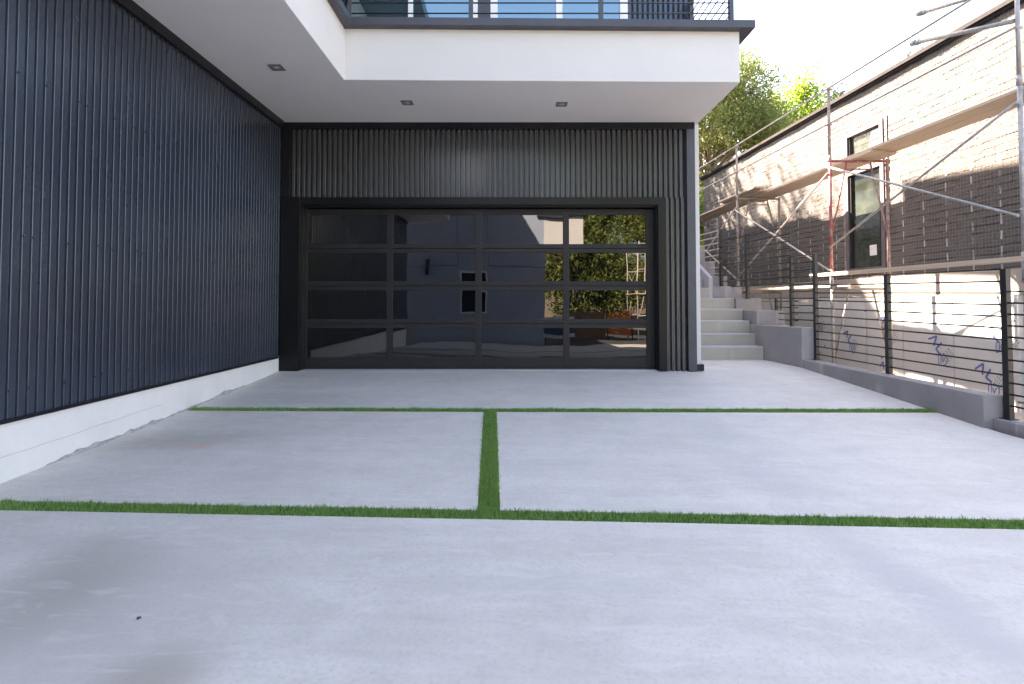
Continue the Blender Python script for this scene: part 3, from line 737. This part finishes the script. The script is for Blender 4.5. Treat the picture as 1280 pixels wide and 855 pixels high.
for k, (y, mt, mg) in enumerate(FR):
    frame(y, .36, 2.22, mt); frame(y, -1.50, .24 if k else .34, 'scaffold_grey')
    x = sx(y)
    mb = MB(); mb.tube((x,y,2.215),(x,y,3.34),.021,10); mb.tube((x,y,2.17),(x,y,2.27),.027,10)
    for z in (2.75,3.31): mb.tube((x-.035,y-.01,z),(x+.035,y-.01,z),.016,8)
    mb.build('guard_post', mg, sc)
    mb = MB(); mb.tube((x,y,.2),(x,y,.5),.027,10); mb.tube((x+WD,y,.2),(x+WD,y,.5),.018,10); mb.build('coupling', 'galvanised', sc)
    mb = MB(); mb.box(x-.075,x+.075,y-.075,y+.075,-1.58,-1.50); mb.box(x+WD-.075,x+WD+.075,y-.075,y+.075,-1.58,-1.50); mb.build('base_plate', 'galvanised', sc)
    if k+1 < len(FR):
        y2 = FR[k+1][0]; x2 = sx(y2); o = -.03
        for z in (3.31, 2.755): MB().tube((x+o,y,z),(x2+o,y2,z),.013,8).build('guard_rail', 'pale_steel' if k else 'galvanised', sc)  # far bays coloured pale so the rails look sunlit even in shade
        MB().tube((x+o,y,2.0),(x2+o,y2,.84 if k == 0 else .5),.015,8).build('cross_brace', 'galvanised' if k == 0 else 'pale_steel', sc)
        MB().tube((x+o-.02,y,.86 if k == 0 else .5),(x2+o-.02,y2,2.10 if k == 0 else 1.95),.015,8).build('cross_brace', 'galvanised' if k == 0 else 'pale_steel', sc)
        if k == 2: MB().tube((x+o,y,.35),(x2+o,y2,-.3),.014,8).build('cross_brace', 'scaffold_grey', sc)
# two loose braces hanging from the nearest post, flattened at the tip
def loose(p, q, r):
    p, q = Vector(p), Vector(q); d = (q-p).normalized()
    mb = MB(); mb.tube(p, q-d*.16, r, 10); mb.tube(q-d*.16, q-d*.11, r, 10, r*1.5); mb.tube(q-d*.11, q-d*.02, r*1.55, 10, r*1.4); mb.tube(q-d*.02, q, r*1.4, 10, r*.6)
    return mb.build('loose_brace', 'galvanised', sc)
loose((5.06,5.40,2.832), (5.0,6.72,3.235), .024)
loose((5.07,5.40,3.20), (5.01,6.62,3.555), .022)
def plank(y0, y1, z, x0, label, w=.23, t=.038, z1=None, grp='scaffold planks'):
    z1 = z if z1 is None else z1
    a = (sx(y0)+x0, y0, z); b = (sx(y1)+x0, y1, z1)
    mb = MB(); mb.beam((0,0,0), Vector(b)-Vector(a), w, t)
    o = mb.build('scaffold_plank', 'plank_wood', None, .003); o.location = a
    tag(o, label, 'plank', grp)
plank(4.9, 9.0, 2.285, .50, 'upper plank of the nearest scaffold bay, outer of its pair')
plank(4.9, 8.75, 2.288, .745, 'upper plank of the nearest scaffold bay, next to the brown wall')
plank(8.0, 12.1, 2.243, .48, 'upper plank crossing the red frame, outer of its pair')
plank(8.1, 12.0, 2.243, .72, 'upper plank crossing the red frame, next to the brown wall')
plank(11.0, 15.6, 2.283, .36, 'upper plank of the farthest scaffold bay, outer of its pair', z1=2.24)
plank(11.1, 15.5, 2.286, .61, 'upper plank of the farthest scaffold bay, next to the brown wall', z1=2.24)
plank(10.9, 12.6, 2.325, .20, 'short plank lying on top of the upper planks by the far frame')
plank(4.6, 8.9, .435, .03, 'long narrow plank at knee height across the nearest scaffold bay', .12, .05)
plank(8.0, 12.2, .255, .10, 'low plank in the middle scaffold bay behind the black railing', .14)
plank(10.3, 13.6, .255, .70, 'low plank near the brown wall behind the stepped wall', .20)
plank(9.6, 11.4, .02, .30, 'pale lowest plank below the middle scaffold bay', .14, .03)

# ------------------------------------------------------------------ vegetation
def foliage(mb, blobs, n, size, rnd, up=.2, asp=.5):
    # leaves set in loose sprays over and through each clump
    tot = sum(r[3]**2 for r in blobs)
    for (cx, cy, cz, r, sq) in blobs:
        m_ = int(n*r*r/tot)
        for _ in range(m_//9):
            th = rnd.random()*6.283; ph = math.acos(rnd.uniform(-.9,1)); rr = r*(.45+.62*rnd.random()**.7)
            d = Vector((math.sin(ph)*math.cos(th), math.sin(ph)*math.sin(th), math.cos(ph)*sq))
            c = Vector((cx,cy,cz))+d*rr
            if noise.noise(c*1.1/max(.5,r*.6)) < -.22: continue
            tip = (d+Vector((rnd.uniform(-.6,.6),rnd.uniform(-.6,.6),rnd.uniform(-.5,.6)))).normalized()
            for k in range(9):
                p = c+tip*size*(k*.55-2)+Vector((rnd.gauss(0,1),rnd.gauss(0,1),rnd.gauss(0,1)))*size*.55
                a = (tip+Vector((rnd.uniform(-1,1),rnd.uniform(-1,1),rnd.uniform(-1,1)))).normalized()*size*rnd.uniform(.6,1.25)
                b = a.cross(Vector((rnd.uniform(-1,1),rnd.uniform(-1,1),rnd.uniform(-1,1)))).normalized()*size*asp*.5
                mb.face([p, p+a*.5+b, p+a, p+a*.5-b])
def tree(label, base, blobs, n, size, mat, trunk, seed, name='leafy_tree', group='trees beyond the buildings', asp=.5, limbs=True):
    rnd = random.Random(seed)
    t = thing(name, label, 'tree', base, group)
    mb = MB(); foliage(mb, blobs, n, size, rnd, asp=asp); mb.build('crown', mat, t)
    tb = MB(); B = Vector(base); top = Vector(trunk[0])
    mid = B.lerp(top, .5)+Vector((rnd.uniform(-.2,.2), rnd.uniform(-.2,.2), 0))
    tb.path([B, B.lerp(mid,.5)+Vector((.06,.05,0)), mid, top], trunk[1], trunk[1]*.55, 9)
    if limbs:
        for (cx,cy,cz,r,sq) in blobs:
            s_ = mid.lerp(top, rnd.uniform(.1,1.)); e = Vector((cx,cy,cz))
            k = s_.lerp(e,.5)+Vector((rnd.uniform(-.25,.25),rnd.uniform(-.25,.25),rnd.uniform(0,.3)))
            tb.path([s_, k, e], trunk[1]*.4, trunk[1]*.12, 6)
            for q in range(3):
                e2 = e+Vector((rnd.uniform(-1,1),rnd.uniform(-1,1),rnd.uniform(-.3,1))).normalized()*r*.8
                tb.path([k.lerp(e,.7), e2], trunk[1]*.12, trunk[1]*.04, 5)
    tb.build('trunk', 'bark', t)
    return t
def blobset(c, R, n, r, rnd, sq=.8, flat=1.):
    out = []
    for k in range(n):
        while True:
            d = Vector((rnd.uniform(-1,1),rnd.uniform(-1,1),rnd.uniform(-1,1)))
            if d.length < 1: break
        out.append((c[0]+d.x*R[0], c[1]+d.y*R[1], c[2]+d.z*R[2], r*rnd.uniform(.65,1.25), sq))
    return out
rnd = random.Random(5)
gy_ = lambda y: -1.62+sstep(13,19,y)*2.9
tree('large olive green tree with fine leaves behind the white balcony corner', (6.6,20.5,1.2),
     blobset((7.8,21,6.9), (2.0,2.0,2.4), 26, .80, rnd) + [(8.9,21,9.0,.75,.8),(8.1,21,9.2,.7,.8),(7.4,20.5,4.4,.7,.8),(9.8,21,6.4,.7,.7),(9.6,21,7.5,.55,.8),(10.1,21,5.4,.6,.8),(10.3,21,7.1,.6,.8),(10.7,21,6.2,.6,.8)], 56000, .13, 'leaf_olive', ((7.9,20.8,6.3),.2), 3, asp=.42)
tree('tall olive green tree mostly hidden behind the house', (4.6,20.5,1.2),
     blobset((4.9,20.3,8.0), (1.7,1.8,2.6), 13, 1.0, rnd), 20000, .15, 'leaf_olive', ((4.8,20.4,7.6),.2), 4)
tree('bright yellow green tree rising above the far end of the roof', (14.9,27,1.4),
     blobset((15.2,27,8.0), (1.5,1.4,2.2), 12, .95, rnd) + [(14.4,27,10.4,.7,1.),(14.8,27,10.8,.5,1.),(13.6,27,8.8,.8,1.),(13.4,27,9.8,.6,1.)], 26000, .22, 'leaf_lime', ((15.1,27,8.),.2), 6, asp=.38)
tree('small dusky conifer tip beside the scaffold post above the roof', (18.3,30,1.5),
     [(18.3,30,9.4-.0*k,1.5,1.) for k in range(1)]+[(18.2,30,10.6,.9,1.2),(18.1,30,11.5,.45,1.4),(18.9,30,9.0,1.,1.)], 9000, .22, 'leaf_conifer', ((18.2,30,11.4),.14), 7, 'conifer_tree', asp=.25)
tree('faint conifer tip poking over the middle of the brown roof edge', (22.6,30,1.5),
     [(22.6,30,11.6,1.2,1.),(22.7,30,13.0,.8,1.3),(22.8,30,13.9,.4,1.6)], 3000, .2, 'leaf_conifer', ((22.7,30,13.8),.12), 8, 'conifer_tree', asp=.25)
tree('low sunny shrub at the foot of the far end of the brown building', (5.6,18.4,.9),
     blobset((5.7,18.2,2.3), (1.2,.7,1.0), 9, .55, rnd), 14000, .12, 'leaf_lime', ((5.7,18.3,2.2),.06), 9, 'garden_shrub')
tree('grey green shrub beyond the top of the stairs', (3.7,18.8,1.),
     blobset((4.0,19.0,2.6), (.9,.6,1.3), 9, .6, rnd), 14000, .12, 'leaf_mid', ((4.0,18.9,2.6),.07), 10, 'garden_shrub')
tree('dense green hedge tree filling the gap behind the brown building', (9.5,24.5,1.3),
     blobset((9.5,25,3.9), (4.0,1.2,1.6), 18, .9, rnd), 24000, .2, 'leaf_mid', ((9.5,24.8,4.2),.2), 12)
tree('very tall loose tree behind the house roof', (-.5,24.5,1.3),
     blobset((-.6,22,11.4), (4.6,1.8,2.6), 20, 1.15, rnd), 15000, .2, 'leaf_olive', ((-.6,22.5,10.6),.28), 14)
# across the court, seen in the garage glass
for k, (x, y, c, R, n, mat, lab) in enumerate((
    (3.0,-13.6,(3.1,-13.5,1.4),(1.8,.9,2.5),18,'leaf_mid','broad leafy bush across the court, beside the white projecting bay'),
    (5.8,-13.6,(5.8,-13.5,1.1),(1.8,.9,2.3),17,'leaf_mid','yellowish leafy bush across the court behind the timber fence'),
    (4.6,-18,(4.5,-18,7.0),(3.2,1.5,3.6),20,'leaf_dark','tall dark tree across the court'),
    (9.0,-16.5,(9.,-16.5,5.),(2.6,1.4,3.6),16,'leaf_mid','mid green tree across the court towards the scaffold tower'),
    (12.5,-16,(12.5,-16,5.5),(3.,1.6,4.),16,'leaf_dark','dark spreading tree at the far side of the street'),
    (7.5,-21,(7.5,-21,9.),(4.,1.8,5.),22,'leaf_dark','very tall dark tree at the far side of the court'),
    (-.5,-17,(-.5,-17,6.4),(3.,1.6,3.4),16,'leaf_dark','dark tree rising behind the opposite house'))):
    tree(lab, (x,y,-1.55), blobset(c, R, n, .85, rnd), 24000, .2, mat, ((c[0],c[1],c[2]+.4*R[2]),.16), 40+k, group='trees across the court')

# ------------------------------------------------------------------ opposite house, fence and site things (seen in the glass)
oh = thing('opposite_house', 'white rendered house across the court with a projecting upper bay', 'house', (-1.2,-4.2,-1.4))
mb = MB()
YF = -4.0
wx0, wx1, wz0b, wz1b = -1.79,-.87,-.34,1.15
mb.box(-4.6,wx0,-5.5,YF,-1.7,3.4); mb.box(wx1,1.15,-5.5,YF,-1.7,3.4); mb.box(wx0,wx1,-5.5,YF,-1.7,wz0b); mb.box(wx0,wx1,-5.5,YF,wz1b,5.2)
ow = mb.build('wall', 'render_grey', oh)
MB().box(1.152,2.5,-5.4,YF+.004,2.05,2.92).build('upper_bay', 'white_stucco', oh)
MB().box(.9,2.62,-5.4,YF+.10,2.925,3.06).build('parapet_cap', 'cap_metal', oh)
mb = MB(); mb.box(wx0,wx1,YF-.3,YF-.05,.36,.42); mb.box(wx0,wx0+.05,YF-.1,YF+.02,wz0b,wz1b); mb.box(wx1-.05,wx1,YF-.1,YF+.02,wz0b,wz1b); mb.box(wx0+.05,wx1-.05,YF-.1,YF+.02,wz0b,wz0b+.05); mb.box(wx0+.05,wx1-.05,YF-.1,YF+.02,wz1b-.05,wz1b); mb.box(wx0+.05,wx1-.05,YF-.1,YF+.02,.36,.46)
ww = mb.build('window', 'white_frame', oh)
MB().box(wx0+.05,wx1-.05,YF-.12,YF-.1,wz0b,wz1b).build('pane', 'house_glass', ww)
mb = MB(); mb.tube((-2.9,YF+.09,1.0),(-2.9,YF+.09,1.49),.065,14); mb.box(-2.94,-2.86,YF,YF+.03,1.15,1.35); mb.build('wall_lamp', 'black_steel', oh)
mb = MB(); mb.box(-4.6,wx0-.05,YF,YF+.004,1.28,1.292); mb.box(wx1+.05,1.14,YF,YF+.004,1.28,1.292); mb.box(-1.85,-1.838,YF,YF+.004,1.292,3.39); mb.box(-.8,-.788,YF,YF+.004,1.292,3.39); mb.build('panel_joint', 'dark_trim', oh)
MB().box(-4.8,1.3,-5.7,YF+.15,3.4,3.5).build('roof', 'cap_metal', oh)
fe = thing('timber_fence', 'brown vertical board fence across the court', 'fence', (2.9,-8,-1.5))
mb = MB()
for k in range(16): mb.box(2.1+k*.115,2.1+k*.115+.108,-8,-7.975,-1.5,-.35+.02*random.random())
mb.build('boards', 'fence_wood', fe)
mb = MB(); mb.box(2.1,2.2,-8.11,-8.01,-1.5,-.3); mb.box(3.84,3.94,-8.11,-8.01,-1.5,-.3); mb.build('fence_post', 'fence_wood', fe)
nt = thing('barrier_netting', 'orange barrier netting tied between two posts across the court', 'netting', (4.3,-7.6,-1.5))
mb = MB()
for k in range(15): mb.box(3.95,5.0,-7.6,-7.595,-1.3+k*.06,-1.3+k*.06+.035)
for k in range(14): mb.box(3.95+k*.08,3.95+k*.08+.02,-7.594,-7.59,-1.32,-.42)
mb.build('netting', 'orange_mesh', nt)
mb = MB(); mb.tube((3.95,-7.57,-1.55),(3.95,-7.57,-.3),.025,8); mb.tube((5.0,-7.57,-1.55),(5.0,-7.57,-.3),.025,8); mb.build('stake', 'black_steel', nt)
tp = thing('site_screen', 'blue sheet screen with white top and bottom edges across the court', 'screen', (1.9,-6,-1.5))
MB().box(1.25,2.4,-6.03,-6.0,-1.2,-.62).build('sheet', 'blue_sheet', tp)
mb = MB(); mb.box(1.25,2.4,-6.05,-5.98,-.62,-.5); mb.box(1.25,2.4,-6.05,-5.98,-1.32,-1.2); mb.build('edge_board', 'white_frame', tp)
mb = MB(); mb.box(1.27,1.33,-6.12,-6.052,-1.55,-.5); mb.box(2.3,2.36,-6.12,-6.052,-1.55,-.5); mb.build('support', 'fence_wood', tp)
st = thing('scaffold_tower', 'pale scaffold tower at the street end of the drive', 'scaffold', (5.2,-6.6,-1.5))
for y in (-6.2,-8.2):
    mb = MB()
    for x in (4.95,5.75): mb.tube((x,y,-1.55),(x,y,2.3),.022,8)
    for z in (-.6,.35,1.3,2.2): mb.tube((4.95,y,z),(5.75,y,z),.018,8)
    mb.tube((5.2,y,.3),(5.0,y,-.7),.014,6)
    mb.build('tower_frame', 'pale_steel', st)
mb = MB(); mb.tube((4.95,-6.2,1.3),(4.95,-8.2,.35),.014,6); mb.tube((4.95,-6.2,.35),(4.95,-8.2,1.3),.014,6); mb.build('cross_brace', 'pale_steel', st)
MB().box(4.9,5.8,-8.3,-6.1,.375,.415).build('deck', 'plank_wood', st)

# ------------------------------------------------------------------ small things on the drive
mb = MB()
x, y = -1.399, 2.083; z = gz(x, y)
for k in range(3):
    a = k*2.1; mb.face([(x,y,z+.004),(x+.006*math.cos(a),y+.006*math.sin(a),z+.012),(x+.010*math.cos(a+.4),y+.010*math.sin(a+.4),z+.005),(x+.005*math.cos(a+.9),y+.005*math.sin(a+.9),z+.002)])
mb.tube((x,y,z+.004),(x+.007,y+.004,z+.007),.003,6)
solo('dry_leaf', mb, 'dry_leaf', 'tiny dark dry leaf lying on the front slab', 'leaf', (x,y,z))
for (x, y, s_, lab) in ((.03,3.10,.6,'small dark weed sprig growing from the turf beside the middle strip'), (2.9,3.08,.8,'small green weed sprig at the right end of the front turf strip')):
    z = gz(x, y)-.02; mb = MB(); rr = random.Random(lab)
    for k in range(7):
        a = rr.random()*6.28; l_ = .05*s_*rr.uniform(.7,1.2)
        p = Vector((x,y,z)); q = p+Vector((math.cos(a)*l_*.5, math.sin(a)*l_*.3, l_)); r_ = q+Vector((math.cos(a)*l_*.5, math.sin(a)*l_*.3, l_*.2))
        n = Vector((-math.sin(a),math.cos(a),.2))*.005*s_
        mb.tube(p, q, .0016, 5); mb.face([q, (q+r_)/2+n, r_, (q+r_)/2-n])
    solo('weed_sprig', mb, 'leaf_dark', lab, 'weed', (x,y,z), 'weeds in the turf')

# ------------------------------------------------------------------ lift everything to stand on z about 0
for o in list(S.objects):
    if o.parent is None: o.location.z += LIFT

# ------------------------------------------------------------------ camera
cam = bpy.data.cameras.new('Camera'); co = bpy.data.objects.new('Camera', cam); COL.objects.link(co)
TH = math.radians(1.8); F = 681./1280
cam.sensor_width = 36; cam.lens = F*36; cam.sensor_fit = 'HORIZONTAL'
cam.shift_x = (640-639)/1280
PPY = 378-681*math.tan(TH)
cam.shift_y = -(427.5-PPY)/1280
co.location = (0,0,LIFT); co.rotation_euler = (math.pi/2+TH, 0, 0)
cam.clip_start = .05; cam.clip_end = 1500
S.camera = co

# ------------------------------------------------------------------ daylight
w = bpy.data.worlds.new('World'); S.world = w; w.use_nodes = True
sun_dir = Vector((-.45,.58,.68)).normalized()
el = math.asin(sun_dir.z); az = math.atan2(sun_dir.x, sun_dir.y)
sky = w.node_tree.nodes.new('ShaderNodeTexSky'); sky.sky_type = 'NISHITA'; sky.sun_disc = False
sky.sun_elevation = el; sky.sun_rotation = az; sky.air_density = 1.0; sky.dust_density = 1.6; sky.ozone_density = 1.0
bg = w.node_tree.nodes['Background']; w.node_tree.links.new(sky.outputs[0], bg.inputs[0]); bg.inputs[1].default_value = .07
sl_ = bpy.data.lights.new('Sun', 'SUN'); sl_.energy = 5.0; sl_.angle = math.radians(.53); sl_.color = (1.,.955,.90)
so = bpy.data.objects.new('Sun', sl_); COL.objects.link(so); so.rotation_euler = sun_dir.to_track_quat('Z', 'Y').to_euler(); so.location = (0,0,30)
S.view_settings.view_transform = 'Standard'; S.view_settings.look = 'None'; S.view_settings.gamma = 1.0; S.view_settings.use_curve_mapping = False
S.view_settings.exposure = 3.8
S.view_settings.use_white_balance = True; S.view_settings.white_balance_temperature = 8200; S.view_settings.white_balance_tint = 17
S.cycles.max_bounces = 8; S.cycles.diffuse_bounces = 5; S.cycles.glossy_bounces = 4; S.cycles.sample_clamp_indirect = 8
S.cycles.use_denoising = True
